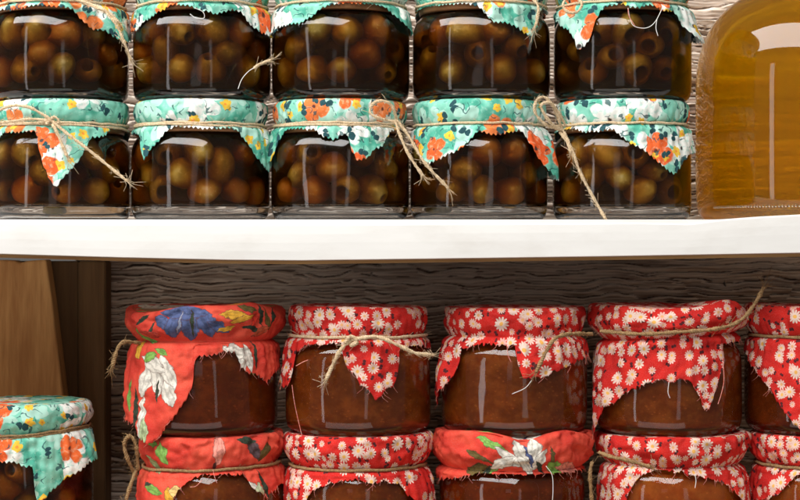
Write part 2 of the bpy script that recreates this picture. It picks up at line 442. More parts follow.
def mat_white():
    m, nt, b = new_mat('white_shelf_paint')
    tc = nt.new('ShaderNodeTexCoord').outputs['Object']
    n = nt.noise(nt.mapping(tc, (1, 1, 2)), 30, 4, 0.6)
    c = nt.mix(nt.sstep(n, 0.45, 0.8), (0.80, 0.795, 0.78), (0.74, 0.725, 0.70))
    nt.put(b.inputs['Base Color'], c); b.inputs['Roughness'].default_value = 0.5
    nt.put(b.inputs['Normal'], nt.bump(n, 0.1, 0.002))
    return m
WHITE = mat_white()

def mat_bark():
    m, nt, b = new_mat('weathered_ridged_wood')
    tc = nt.new('ShaderNodeTexCoord').outputs['Object']
    at = nt.new('ShaderNodeAttribute'); at.attribute_name = 'grain_relief_shade'  # wood grain with the light and shade of the ridges painted in
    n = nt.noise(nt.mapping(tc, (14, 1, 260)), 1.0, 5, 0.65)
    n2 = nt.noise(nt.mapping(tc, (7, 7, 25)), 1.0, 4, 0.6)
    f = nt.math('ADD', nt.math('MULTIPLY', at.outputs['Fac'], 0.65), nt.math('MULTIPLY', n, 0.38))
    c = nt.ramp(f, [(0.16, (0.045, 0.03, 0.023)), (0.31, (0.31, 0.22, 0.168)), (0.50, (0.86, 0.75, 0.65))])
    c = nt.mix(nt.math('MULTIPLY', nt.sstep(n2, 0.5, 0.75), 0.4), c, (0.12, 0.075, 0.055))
    nt.put(b.inputs['Base Color'], c); b.inputs['Roughness'].default_value = 0.8
    b.inputs['Specular IOR Level'].default_value = 0.3
    nt.put(b.inputs['Normal'], nt.bump(n, 0.5, 0.0015))
    return m
BARK = mat_bark()

# ------------------------------------------------------------------ tubes, twine
def resample(P, step, closed=False):
    P = [np.array(p, float) for p in P]
    n = len(P); out = []
    segs = n if closed else n - 1
    for i in range(segs):
        if closed: p0, p1, p2, p3 = P[i - 1], P[i], P[(i + 1) % n], P[(i + 2) % n]
        else:
            p1, p2 = P[i], P[i + 1]
            p0 = P[i - 1] if i > 0 else 2 * p1 - p2
            p3 = P[i + 2] if i + 2 < n else 2 * p2 - p1
        m = max(1, int(np.linalg.norm(p2 - p1) / step))
        for s in range(m):
            t = s / m
            out.append(0.5 * ((2 * p1) + (-p0 + p2) * t + (2 * p0 - 5 * p1 + 4 * p2 - p3) * t * t + (-p0 + 3 * p1 - 3 * p2 + p3) * t ** 3))
    if not closed: out.append(P[-1])
    return np.array(out)

def frames(C, closed=False):
    T = np.roll(C, -1, 0) - np.roll(C, 1, 0)
    if not closed: T[0] = C[1] - C[0]; T[-1] = C[-1] - C[-2]
    T /= np.linalg.norm(T, axis=1)[:, None] + 1e-12
    n = np.cross(T[0], (0.3, 0.2, 1.0)); n /= np.linalg.norm(n)
    N = []
    for t in T:
        n = n - t * n.dot(t); n /= np.linalg.norm(n) + 1e-12; N.append(n)
    N = np.array(N); return T, N, np.cross(T, N)

class Tubes:
    def __init__(s): s.V = []; s.F = []; s.n = 0
    def tube(s, C, r, sides=6, closed=False):
        C = np.asarray(C, float); m = len(C)
        if m < 2: return
        T, N, B = frames(C, closed)
        r = np.broadcast_to(np.asarray(r, float), (m,))
        a = np.linspace(0, 2 * PI, sides, endpoint=False)
        V = C[:, None, :] + r[:, None, None] * (np.cos(a)[None, :, None] * N[:, None, :] + np.sin(a)[None, :, None] * B[:, None, :])
        F = grid_faces(m, sides, True)[:, ::-1] + s.n
        s.V.append(V.reshape(-1, 3)); s.F += F.tolist()
        if closed:
            for j in range(sides):
                j2 = (j + 1) % sides; b = s.n + (m - 1) * sides
                s.F.append((b + j, s.n + j, s.n + j2, b + j2))
        else:
            s.F.append(tuple(s.n + j for j in range(sides))); s.F.append(tuple(s.n + (m - 1) * sides + j for j in reversed(range(sides))))
        s.n += m * sides
    def twine(s, P, r, k, closed=False, fuzz=1.0, rg=rnd, fray=(False, False)):
        """two ply twine along P (metres); r radius; k metres per px"""
        C = resample(P, 1.1 * k, closed); m = len(C)
        if m < 3: return
        T, N, B = frames(C, closed)
        L = np.arange(m) * 1.1
        ph = rg.random() * 6
        turns = 2 * PI / 6.5 if not closed else 2 * PI * round(m * 1.1 / 6.5) / (m * 1.1)
        taper = np.ones(m)
        wob = 1 + 0.18 * np.sin(L * 0.31 + ph) + 0.12 * np.sin(L * 0.83 + ph * 2)
        for q in (0, 1, 2):
            a = L * turns + q * 2 * PI / 3
            if closed: wob = np.ones(m)
            S_ = C + (0.56 * r * wob * taper)[:, None] * (np.cos(a)[:, None] * N + np.sin(a)[:, None] * B)
            s.tube(S_, 0.52 * r * wob, 6, closed)
        nf = int(m * 0.55 * fuzz)
        for _ in range(nf):                                    # stray fibres
            i = rg.randrange(m); a = rg.random() * 2 * PI
            d = math.cos(a) * N[i] + math.sin(a) * B[i]
            t = T[i] * rg.choice((-1, 1))
            l = k * rg.uniform(2.0, 6.5)
            p0 = C[i] + d * r * 0.8
            cur = np.array([rg.gauss(0, 1) for _ in range(3)]) * 0.25
            s.tube([p0, p0 + (d * 0.35 + t * 0.8) * l * 0.5, p0 + (d * 0.7 + t * 1.2 + cur) * l], k * 0.16, 3)
        for e, do in ((0, fray[0]), (m - 1, fray[1])):
            if not do: continue
            t = T[e] * (-1 if e == 0 else 1)
            for _ in range(16):
                cur = np.array([rg.gauss(0, 1) for _ in range(3)])
                l = k * rg.uniform(4, 12)
                p0 = C[e] + cur * r * 0.3 - t * 2 * k
                s.tube([p0, p0 + (t + cur * 0.18) * l * 0.6, p0 + (t * 0.9 + cur * 0.5) * l], k * 0.22, 3)
    def build(s, name, mat, parent):
        me = mesh_np(name, np.concatenate(s.V), s.F)
        return link(name, me, mat, parent)

# ------------------------------------------------------------------ jars
def glass_r(prof, z):
    zs = [p[1] for p in prof]; rs = [p[0] for p in prof]
    return np.interp(z, zs, rs)

class Jar:
    pass

def on_cyl(j, px, py, R):
    """local (theta, z) of the point of the jar's cylinder of radius R (px) that the photograph shows at px,py (front side)"""
    th = 0.0; depth = j.Y
    for _ in range(6):
        kk = kscale(depth)
        x = (px - 400) * kk - j.loc[0]
        s_ = max(-0.995, min(0.995, x / (R * j.k)))
        th = math.asin(s_); depth = j.Y - R * j.k * math.cos(th)
    z = (250 - py) * kscale(depth) - j.loc[2]
    return th, z / j.k

def front_pt(j, px, py, dist):
    """local point (metres) shown at px,py lying dist px in front of the jar axis"""
    dep = j.Y - dist * j.k
    kk = kscale(dep)
    return np.array([(px - 400) * kk - j.loc[0], dep - j.Y, (250 - py) * kk - j.loc[2]])

OUT_OLIVE = [(0, 2.2), (40, 2.0), (52, 0.6), (57, 0.0), (62, 0.8), (66, 4), (68, 9), (68.7, 18), (68.7, 40), (68.6, 64), (67.8, 72), (65, 79), (60.5, 84.5), (58.5, 87), (58.5, 92), (58.5, 92), (0, 92)]
IN_OLIVE = [(0, 14.5), (48, 13.5), (58, 14), (63.3, 17), (65.2, 23), (65.4, 40), (65.2, 63), (64.2, 71), (61.2, 77.5), (57, 82.5), (55.5, 86), (55.5, 87), (55.5, 87), (0, 87)]
def scaled(prof, sr, sz): return [(r * sr, z * sz) for r, z in prof]

_cache = {}
def body_meshes(kind, sr, sz, k):
    key = (kind, round(sr, 4), round(sz, 4), round(k, 8))
    if key in _cache: return _cache[key]
    outs = smooth_prof(scaled(OUT_OLIVE, sr, sz)); ins = smooth_prof(scaled([(a, b - 5.5 if b < 22 else b) for a, b in IN_OLIVE] if kind in ('jam jar', 'thin floored') else IN_OLIVE, sr, sz))
    V, F = lathe([(r * k, z * k) for r, z in outs], 180, 0.0040); g = mesh_np('glass', V, F)
    V, F = lathe([(r * k, z * k) for r, z in ins], 128); c = mesh_np('content', V, F)
    _cache[key] = (g, c, [p for p in outs if p[0] > 1])
    return _cache[key]

def make_lid(k, R, z0, z1):
    pr = [(0, z0), (R - 2, z0), (R - 2, z0), (R, z0 + 1.5), (R, z1 - 3), (R - 3, z1), (R - 3, z1), (0, z1)]
    V, F = lathe([(r * k, z * k) for r, z in smooth_prof(pr, 3)], 64)
    return mesh_np('lid', V, F)

def make_cover(j, hem, mat, RL, RT, ztop, ztie, tilt=0.0, pinked=True, flares=(), puff=0.0, seed=0, uvoff=(0, 0), Rs=72, fold=4.0, neigh=(), lumps=0.0, backlen=30, lt=0.0, bunch=(), crump=1.2, fray=False):
    rg = np.random.RandomState(seed + 100)
    k = j.k
    NT_ = 520
    th = np.linspace(-PI, PI, NT_, endpoint=False)              # 0 = towards the camera
    # ---- hem length by angle
    pts = []
    for (px, py) in hem:
        t, z = on_cyl(j, px, py, Rs); pts.append((t, z))
    pts.sort(key=lambda p: p[0])
    zt = lambda t: ztie + tilt * np.sin(t)
    T0 = [p[0] for p in pts]; Lh = [max(1.5, float(zt(p[0]) - p[1])) for p in pts]
    aL, aR = T0[0], T0[-1]
    T = [-PI - 0.01, -PI + 0.5, -2.2] + [min(aL - 0.1, -1.75)] + T0 + [max(aR + 0.1, 1.75)] + [2.2, PI - 0.5, PI]
    L = [10, backlen * 1.2, backlen * 0.7, Lh[0] * 0.8 + 2] + Lh + [Lh[-1] * 0.8 + 2, backlen * 0.7, backlen * 1.2, 10]
    Lth = np.interp(th, T, L)
    s_px = th * 70
    if pinked:
        per = 4.6
        saw = np.abs(((s_px / per) % 1.0) - 0.5) * 2
        Lth = Lth + (saw - 0.5) * 2.6 + (vnoise(s_px * 0.12 + seed, s_px * 0) - 0.5) * 2
    else:
        Lth = Lth + (vnoise(s_px * 0.5 + seed * 7, s_px * 0) - 0.5) * 3.4 + (vnoise(s_px * 1.4 + seed * 3, s_px * 0) - 0.5) * 1.8
    Lth = np.maximum(Lth, 1.5)
    # ---- fold fields
    def folds(ns, p=1.0):
        f = 0
        for n in ns: f = f + (0.5 + 0.5 * np.cos(n * th + rg.rand() * 6.28 + 0.6 * np.sin(2 * th + rg.rand() * 6))) ** p / len(ns)
        return f
    FO = folds((6, 10, 15), 1.6); PL = folds((23, 37, 52), 1.2); LU = folds((3, 5, 8), 1.0)
    rows_r, rows_z, rows_v, rows_u = [], [], [], []
    Rl = RL + puff * 0.5 + lumps * (LU - 0.5) * 2
    er = 5.0 + puff * 0.5
    def add(r, z, v, um=None): rows_r.append(np.broadcast_to(r, th.shape).astype(float)); rows_z.append(np.broadcast_to(z, th.shape).astype(float)); rows_v.append(v)
    zt_th = zt(th)
    topw = lumps * 0.8
    ztop0 = ztop
    ztop = ztop + lt * (np.sin(th) - 1)
    for (ad, wd, am) in bunch: ztop = ztop + am * np.exp(-((np.degrees(th) - ad) / wd) ** 2)
    NTOP = 8
    for i in range(NTOP):
        q = i / NTOP
        add(0.02 + (Rl - er) * q, ztop0 - lt * (1 - q) + (ztop - ztop0) * q + topw * (LU - 0.5) * q + 0.4 * (PL - 0.5) * q, -(1 - q) * (RL - er) - 5)
    ne = 7
    for i in range(ne):
        a = (i / (ne - 1)) * PI / 2
        add(Rl - er + er * np.sin(a), ztop - er * (1 - np.cos(a)) + topw * (LU - 0.5) + 0.4 * (PL - 0.5) * (1 - i / ne), -5 + er * a)
    z_e = ztop - er; z_ev = float(np.max(z_e)); vE = -5 + er * PI / 2
    ns = 12
    for i in range(1, ns + 1):
        q = i / ns
        zz = z_e + (zt_th - z_e) * q
        bul = np.sin(q * PI) * (1.0 + puff * 0.5)
        pin = q ** 2.5
        r = (Rl + bul) * (1 - pin) + (RT + 0.8 * PL) * pin - 2.4 * PL * q * (1 - q * 0.6) * 1.6
        add(r, zz, vE + (z_ev - ztie) * q)
    vT = vE + (z_ev - ztie)
    nk = 30
    fl_ = np.zeros_like(th)
    for (ad, wd, am) in flares: fl_ += am * np.exp(-((np.degrees(th) - ad) / wd) ** 2)
    for i in range(1, nk + 1):
        q = i / nk
        drop = q * Lth
        zz = zt_th - drop
        out = np.minimum(1.0, drop / 14.0)
        r = RT + 0.8 * PL * (1 - q) + 5.0 * np.minimum(1, drop / 5.0) + fold * FO * out * (0.55 + 0.45 * np.minimum(1, drop / 50)) + (1.2 + 2.2 * np.exp(-drop / 12.0)) * PL * out + fl_ * np.minimum(1, drop / 40.0)
        r = r + 1.3 * (vnoise(s_px * 0.09 + seed, drop * 0.09) - 0.5) * out * 2
        r = np.maximum(r, glass_r(j.prof, zz) + 1.1 + 1.2 * PL * out)
        add(r, zz, vT, None)
        rows_v[-1] = vT + drop
    Rr = np.array(rows_r); Zr = np.array(rows_z)
    vgrid = np.array([np.broadcast_to(v, th.shape) for v in rows_v], float)
    sg = np.abs(th)[None, :] * 70 + 300
    sg2 = np.where(th[None, :] < 0, sg + 900, sg) * np.ones_like(vgrid)
    sg2 = (th[None, :] * 70 + 500) * np.ones_like(vgrid)
    cre = 1 - 2 * np.abs(fbm(sg2 * 0.045 + vgrid * 0.03 + seed * 3.1, vgrid * 0.075 - sg2 * 0.02 + 40, 3) - 0.47) * 2     # creases: ridged noise
    inlid = np.zeros_like(vgrid); inlid[NTOP + 2:NTOP + ne + ns - 1] = 1.0; inlid[NTOP + ne + ns + 4:] = 0.45
    inlid[NTOP + ne + ns - 5:NTOP + ne + ns - 1] *= np.array([0.9, 0.7, 0.4, 0.2])[:, None]
    Rr = Rr + crump * (cre - 0.55) * inlid
    Rr = np.where((np.arange(len(rows_r)) > NTOP + ne + ns)[:, None], np.maximum(Rr, glass_r(j.prof, Zr) + 1.0), Rr)
    X = Rr * np.sin(th)[None, :]; Yy = -Rr * np.cos(th)[None, :]
    for (nx, ny, nr) in neigh:                                   # keep clear of the neighbouring jars
        dx = X - nx; dy = Yy - ny; d = np.hypot(dx, dy) + 1e-9
        f = np.where(d < nr, nr / d, 1.0)
        X = nx + dx * f; Yy = ny + dy * f
    V = np.stack([X, Yy, Zr], -1).reshape(-1, 3) * k
    vv = np.array([np.broadcast_to(v, th.shape) for v in rows_v], float)
    uu = np.broadcast_to(th * RL * 1.03, vv.shape).copy()
    UVs = np.stack([uu + uvoff[0], vv + uvoff[1]], -1)
    UVs[:NTOP + 1] = np.stack([X[:NTOP + 1] + uvoff[0], Yy[:NTOP + 1] + RL + uvoff[1] - 5], -1)
    nr_ = len(rows_r)
    F = grid_faces(nr_, NT_, True)
    # duplicate seam column not needed behind; the u jump there is at the back of the jar
    me = mesh_np('fabric_cover', V, F[:, ::-1], UVs.reshape(-1, 2))
    o = link('fabric_cover', me, mat, j.root)
    sm = o.modifiers.new('thick', 'SOLIDIFY'); sm.thickness = 0.55 * k; sm.offset = 1
    j.cover = o
    if fray:
        hemv = V.reshape(nr_, NT_, 3)[-1]; trr = random.Random(seed + 900); tb = Tubes()
        for _ in range(46):
            i = trr.randrange(int(NT_ * 0.24), int(NT_ * 0.76)); p = hemv[i]
            od = np.array([p[0], p[1], 0]); od /= np.linalg.norm(od) + 1e-9
            tg = np.array([-od[1], od[0], 0])
            l = k * trr.choice((2.5, 3.5, 4.5, 8)); a = trr.uniform(-1, 1)
            p0 = p + od * 0.3 * k + np.array([0, 0, 1.2 * k])
            tb.tube([p0, p0 + (od * 0.25 + tg * a * 0.4 + np.array([0, 0, -0.8])) * l * 0.5, p0 + (od * 0.35 + tg * a + np.array([0, 0, -0.9])) * l], 0.2 * k, 3)
        tb.build('frayed_edge', THREAD_R, o)
    return o

def wrap_path(j, R, ztie, tilt, seed, n=40, dz=0.6):
    rg = random.Random(seed)
    return [np.array([(R + rg.uniform(-.4, .6)) * math.sin(t), -(R + rg.uniform(-.4, .6)) * math.cos(t), ztie + tilt * math.sin(t) + rg.uniform(-dz, dz)]) * j.k for t in np.linspace(-PI, PI, n, endpoint=False)]

# ---- olive meshes
def olive_mesh(seed, mat):
    rg = np.random.RandomState(seed)
    r = 1.0; n = 26
    hole = seed % 3 == 0
    pr = []
    el = 1.0 + 0.28 * rg.rand()
    if hole:
        pr += [(0, -0.1), (0.24, -0.15), (0.27, 0.55)]
        pr = [(0, 0.2), (0.25, 0.22), (0.29, 0.7)]
        a0 = 0.34
    else: pr = []; a0 = 0.0
    if seed >= 6:                                               # wide pitted rings
        pr = [(0, 0.0), (0.36, 0.02), (0.40, 0.5), (0.46, 0.64)]; a0 = 0.58; el = 0.82; hole = True
    top = []
    for a in np.linspace(a0, PI, n):
        top.append((math.sin(a), math.cos(a) * el))
    prof = pr + top if hole else top
    prof = [(max(0, x), z) for x, z in prof]; prof[-1] = (0, prof[-1][1])
    prof = prof[::-1]
    V, F = lathe(prof, 28)
    V = np.array(V)
    ph = rg.rand(6) * 6
    f = 1 + 0.05 * np.sin(2.1 * V[:, 0] + ph[0]) + 0.05 * np.sin(2.6 * V[:, 1] + ph[1]) + 0.06 * np.sin(3.3 * V[:, 2] + ph[2]) + 0.012 * np.sin(9 * V[:, 0] + 7 * V[:, 2] + ph[3])
    dent = 1 - 0.10 * np.exp(-((V[:, 0] - 0.7) ** 2 + (V[:, 1] - 0.4 * rg.randn()) ** 2) / 0.12) - 0.06 * np.exp(-((V[:, 1] + 0.8) ** 2 + (V[:, 2] - 0.5 * rg.randn()) ** 2) / 0.08)
    V = V * (f * dent)[:, None] * np.array([1, 0.9 + 0.16 * rg.rand(), 1]) * 0.0094
    me = mesh_np('olive', V, F); me.materials.append(mat)
    return me
OLIVE_MESH = [olive_mesh(i, OLIVES[i % 2]) for i in range(6)]
RING_MESH = [olive_mesh(i, OLIVES[0]) for i in range(6, 9)]

def pack_olives(seed, n, R, z0, z1, r):
    rg = np.random.RandomState(seed)
    a = rg.uniform(-PI, PI, n); q = np.sqrt(rg.rand(n)) * (R - r)
    P = np.stack([q * np.sin(a), -q * np.cos(a), rg.uniform(z0 + r, z1 - r, n)], -1)
    for it in range(400):
        d = P[:, None] - P[None]; ds = np.linalg.norm(d, axis=-1) + np.eye(n) * 9
        ov = np.maximum(0, 2 * r - ds)
        P += 0.3 * (d / ds[..., None] * ov[..., None]).sum(1)
        P[:, 2] -= 0.00012 * (1 - it / 400)
        P[:, 1] -= 0.00010 * (1 - it / 400)
        rad = np.hypot(P[:, 0], P[:, 1]); f = np.where(rad > R - r, (R - r) / rad, 1); P[:, 0] *= f; P[:, 1] *= f
        P[:, 2] = np.clip(P[:, 2], z0 + r, z1 - r)
    return P

def jar_base(name, label, cat, group, cx, base_y, Y, sr=1.0, sz=1.0, base_z=None, kind=None):
    j = Jar(); j.Y = Y; j.k = kscale(Y); j.cx = cx
    loc = list(wpt(cx, base_y, Y))
    if base_z is not None: loc[2] = base_z
    j.loc = loc
    j.root = thing(name, label, cat, loc, group)
    g, c, prof = body_meshes(kind or cat, sr, sz, j.k)
    j.prof = prof; j.g = g; j.c = c
    j.sr = sr; j.sz = sz
    return j

def add_thread(j, pts, mat, dist, r=0.35, name='loose_thread'):
    t = Tubes()
    P = [front_pt(j, x, y, dist) for x, y in pts]
    t.tube(resample(P, 1.0 * j.k), r * j.k, 5)
    t.build(name, mat, j.cover)

def tails(t, j, lists, r, rg):
    for (pts, dist, fr) in lists:
        n = len(pts)
        dd = dist if isinstance(dist, (list, tuple)) else [dist] * n
        P = [front_pt(j, x, y, dd[i]) for i, (x, y) in enumerate(pts)]
        t.twine(P, r * j.k, j.k, fuzz=1.3, rg=rg, fray=(False, fr))

gcopy = {}
def olive_jar(label, cx, base_y, hem, mat, seed, flares=(), twines=(), threads=(), tilt=0.0, uvoff=(0, 0), Rtop=66, loops=1, nL=True, nR=True, base_z=None, rings=0.14):
    j = jar_base('olive_jar', label, 'olive jar', 'jars of olives in two rows on the white shelf', cx, base_y, 0.0, base_z=base_z, kind='thin floored' if base_y < 150 else None)
    bkey = 'b%d' % (base_y < 150)
    rot = rnd.uniform(0, 6)
    gl = link('glass_body', j.g, GLASS, j.root); gl.rotation_euler.z = rot
    br = gcopy.setdefault(bkey, None) or j.c.copy(); gcopy[bkey] = br
    if len(br.materials) == 0: br.materials.append(BRINE)
    link('brine', br, None, j.root)
    P = pack_olives(seed, 42, 62.0 * j.k, 14.5 * j.k, 80 * j.k, 0.0088)
    rg = random.Random(seed)
    for p in P:
        if p[1] > 0.014: continue                               # the far third of the jar is out of sight
        ring = rg.random() < rings
        o = bpy.data.objects.new('olive', RING_MESH[rg.randrange(3)] if ring else OLIVE_MESH[rg.randrange(6)]); COL.objects.link(o)
        o.parent = j.root; o.location = p
        o.rotation_euler = (rg.uniform(0, 6), rg.uniform(0, 6), rg.uniform(0, 6))
        if ring or rg.random() < 0.25: o.rotation_euler = (PI / 2 + rg.uniform(-.6, .6), rg.uniform(-.5, .5), rg.uniform(-.6, .6))
        s = rg.uniform(0.86, 1.0); o.scale = (s, s, s)
    if 'lid' not in gcopy: gcopy['lid'] = make_lid(j.k, 62, 86.5, 116)
    link('lid', gcopy['lid'], LIDM, j.root)
    ne = []
    if nL: ne.append((-139.5, 0, 70))
    if nR: ne.append((139.5, 0, 70))
    make_cover(j, hem, mat, Rtop, 61.5, 117.3, 93.5, tilt, True, flares, 0, seed, uvoff, 71, 3.2, ne)
    t = Tubes(); trg = random.Random(seed + 5)
    for q in range(loops):
        t.twine(wrap_path(j, 65.0 + 0.4 * q, 93.5 + 0.6 - 2.0 * q, tilt + q * 1.5 * (-1) ** q, seed + q), 1.25 * j.k, j.k, True, 0.5, trg)
    tails(t, j, twines, 1.45, trg)
    t.build('twine', JUTE, j.root)
    for (pts, tm, dist) in threads: add_thread(j, pts, tm, dist)
    return j

ZS = 0.0174                                                     # shelf top
ROW = 118 * U
Tq, Tb, Tp = TURQ
F78 = 78
# ---- lower of the two olive rows
olive_jar('olive jar with crossed twine over a cover point, left end of the lower olive row', 62, 221,
    [(-6, 140), (0, 133), (18, 132), (34, 130), (37, 142), (43, 165), (50, 180), (56, 188), (63, 177), (72, 168), (79, 160), (84, 150), (92, 137), (100, 136), (108, 134), (114, 128), (126, 127)], Tb, 1,
    twines=[([(52, 121), (58, 135), (67, 156)], [70, 76, 77], True), ([(50, 119), (64, 131), (90, 151), (127, 181)], [70, 77, 79, 76], True), ([(-8, 114), (10, 106), (28, 107), (42, 114), (54, 122)], [66, 70, 72, 71, 70], False),
            ([(-8, 124), (14, 121), (32, 119), (52, 121)], [69, 70, 71, 70], False), ([(46, 124), (54, 117), (59, 122), (52, 126)], 72, False)], loops=2, base_z=ZS, uvoff=(0, 0))
olive_jar('olive jar with bare front between two side flaps, second in the lower olive row', 201, 221,
    [(134, 132), (138, 140), (142, 158), (144, 160), (150, 149), (158, 140), (165, 130), (172, 126), (190, 127), (210, 128), (232, 127), (240, 130), (248, 142), (256, 156), (262, 166), (267, 172), (270, 160)], Tb, 2,
    flares=[(70, 16, 6)], loops=2, base_z=ZS, uvoff=(420, 560))
olive_jar('olive jar with round twine bow loop and two long tails, lower olive row', 340, 221,
    [(270, 168), (273, 158), (277, 142), (284, 129), (300, 128), (314, 130), (322, 136), (333, 139), (342, 134), (348, 134), (352, 150), (358, 160), (368, 157), (375, 148), (385, 145), (392, 131), (402, 128)], Tp, 3,
    flares=[(-72, 14, 6)], twines=[([(396, 122), (378, 118), (370, 112), (374, 103), (384, 101), (392, 106), (397, 120)], [66, 74, 76, 77, 76, 74, 66], False), ([(395, 120), (400, 135), (409, 155), (423, 176)], [68, 74, 76, 74], True), ([(397, 120), (410, 138), (425, 163), (448, 188)], [68, 73, 76, 72], True)],
    loops=2, base_z=ZS, uvoff=(330, 10))
olive_jar('olive jar with slanting turquoise flap on its left side, fourth in the lower row', 479, 221,
    [(414, 140), (417, 151), (422, 160), (428, 164), (440, 158), (455, 152), (465, 145), (472, 136), (478, 130), (490, 133), (500, 134), (510, 131), (522, 130), (529, 140), (535, 155), (540, 168), (546, 180)], Tq, 4,
    flares=[(66, 18, 15)], base_z=ZS, uvoff=(520, 90))
olive_jar('olive jar with frayed hanging twine tail, on the shelf next to the amber bottle', 622, 221,
    [(556, 130), (570, 128), (585, 132), (600, 131), (613, 128), (620, 135), (632, 143), (645, 150), (655, 158), (665, 168), (675, 174), (682, 165), (688, 152)], Tb, 5,
    flares=[(70, 20, 6)], nR=False, twines=[([(560, 130), (545, 124), (535, 112), (537, 100), (546, 98), (556, 112), (562, 130)], [66, 78, 84, 86, 84, 78, 68], False), ([(562, 130), (550, 122), (541, 106), (552, 104), (566, 126)], [68, 80, 86, 82, 68], False),
        ([(562, 128), (572, 150), (580, 172), (592, 195), (605, 218)], [68, 76, 77, 76, 76], True), ([(560, 132), (567, 142), (571, 152)], [68, 74, 77], True)],
    base_z=ZS, uvoff=(610, 260), rings=0.45)
# ---- upper olive row, cut by the top of the photograph
olive_jar('olive jar with mint corner on its right shoulder, left end of the top row', 60, 103,
    [(-6, 9), (8, 10), (20, 7), (35, 4), (50, 5), (66, 6), (74, 10), (83, 20), (92, 29), (102, 30), (110, 36), (118, 42), (123, 41)], Tq, 6,
    flares=[(62, 16, 12)], twines=[([(66, -2), (85, 2), (103, 10), (116, 24), (124, 42), (131, 60)], [68, 74, 80, 84, 84, 80], True), ([(72, -2), (92, 6), (108, 12), (118, 22)], [68, 76, 82, 84], True)], base_z=ZS + ROW, uvoff=(740, 40))
olive_jar('olive jar with small twine tuft at its right, second in the top row', 202, 103,
    [(136, 30), (142, 22), (150, 16), (160, 9), (172, 3), (190, 5), (205, 10), (215, 14), (225, 11), (235, 9), (243, 12), (250, 22), (260, 32), (268, 37)], Tq, 7,
    flares=[(72, 16, 8)], threads=[([(238, 89), (242, 79), (249, 71), (256, 67)], THREAD_W, 74), ([(195, 8), (203, 12), (204, 18), (196, 18), (190, 14)], THREAD_W, 74)],
    twines=[([(254, 68), (262, 63), (271, 60)], 74, True)], base_z=ZS + ROW, uvoff=(905, 140))
olive_jar('olive jar with printed flaps at both shoulders, third in the top row', 341, 103,
    [(274, 33), (278, 28), (286, 25), (300, 22), (312, 15), (320, 8), (330, 3), (350, 2), (375, 3), (388, 6), (397, 16), (404, 27), (410, 34)], Tp, 8,
    flares=[(66, 16, 14), (-70, 14, 4)], base_z=ZS + ROW, uvoff=(1080, 20))
olive_jar('olive jar with one flap beside frayed twine, fourth in the top row', 481, 103,
    [(418, 4), (440, 2), (465, 2), (478, 5), (487, 15), (495, 22), (505, 22), (515, 26), (525, 32), (531, 35), (537, 28), (542, 10), (548, 5)], Tb, 9,
    twines=[([(530, -4), (538, 6), (537, 20), (534, 30)], [70, 75, 77, 77], True)], base_z=ZS + ROW, uvoff=(1230, 180))
olive_jar('olive jar with loose white thread, right end of the top row beside the bottle', 622, 103,
    [(553, 16), (557, 22), (562, 27), (568, 30), (574, 38), (578, 50), (585, 45), (591, 36), (594, 22), (598, 12), (605, 5), (620, 3), (630, 6), (640, 7), (652, 4), (664, 9), (676, 10), (682, 24), (687, 36), (690, 42)], Tp, 10,
    flares=[(68, 20, 16), (-66, 16, 6)], nR=False, twines=[([(580, -3), (568, -2), (563, 5), (568, 12), (577, 12), (582, 4), (576, -3)], [70, 76, 78, 79, 79, 77, 70], False)],
    threads=[([(628, 8), (630, 18), (634, 26), (646, 28), (655, 22), (663, 7)], THREAD_W, 74), ([(657, 19), (656, 28), (658, 36)], THREAD_W, 74), ([(628, 9), (629, 16), (635, 26)], THREAD_R, 74.5)], base_z=ZS + ROW, uvoff=(1400, 60), rings=0.75)

# ------------------------------------------------------------------ jam jars
YJ = -0.03
KJ = kscale(YJ)
ZJ = (250 - 430) * KJ                                           # base of the upper jam row
ZL = ZJ - 124 * KJ                                              # lower shelf top
def jam_jar(label, cx, hem, mat, seed, jam, upper, RL=71, flares=(), twines=(), threads=(), tilt=0.0, uvoff=(0, 0), pinked=False, puff=0.0, lumps=1.0, lid=29, tmat=JUTE_D, tie=True, fold=4.0, Rs=76, tr=1.5, RT=64.5, bunch=(), crump=2.6):
    j = jar_base('jam_jar', label, 'jam jar', 'cloth covered jam jars stacked on the lower shelf', cx, 430, YJ, 1.055, 1.055, base_z=ZJ if upper else ZL)
    gl = link('glass_body', j.g, GLASS, j.root); gl.rotation_euler.z = rnd.uniform(0, 6)
    key = 'jam%d' % jam
    if key not in gcopy: gcopy[key] = j.c.copy(); gcopy[key].materials.append(JAM[jam])
    jm = link('jam', gcopy[key], None, j.root); jm.rotation_euler.z = rnd.uniform(0, 6)
    if 'jlid' not in gcopy: gcopy['jlid'] = make_lid(j.k, 64, 92, 122)
    link('lid', gcopy['jlid'], LIDM, j.root)
    ne = [(-153, 0, 73), (153, 0, 73)]
    make_cover(j, hem, mat, RL, RT, 123.4, 124 - lid, tilt, pinked, flares, puff, seed, uvoff, Rs, fold, ne, lumps, lt=rnd.uniform(-1.6, 1.6), bunch=bunch, crump=crump, fray=True)
    t = Tubes(); trg = random.Random(seed + 50)
    if tie: t.twine(wrap_path(j, RT + 3.5, 124 - lid + 0.4, tilt, seed), tr * j.k, j.k, True, 0.6, trg)
    tails(t, j, twines, 1.9, trg)
    if t.n: t.build('twine', tmat, j.root)
    for (pts, tm, dist) in threads: add_thread(j, pts, tm, dist)
    return j

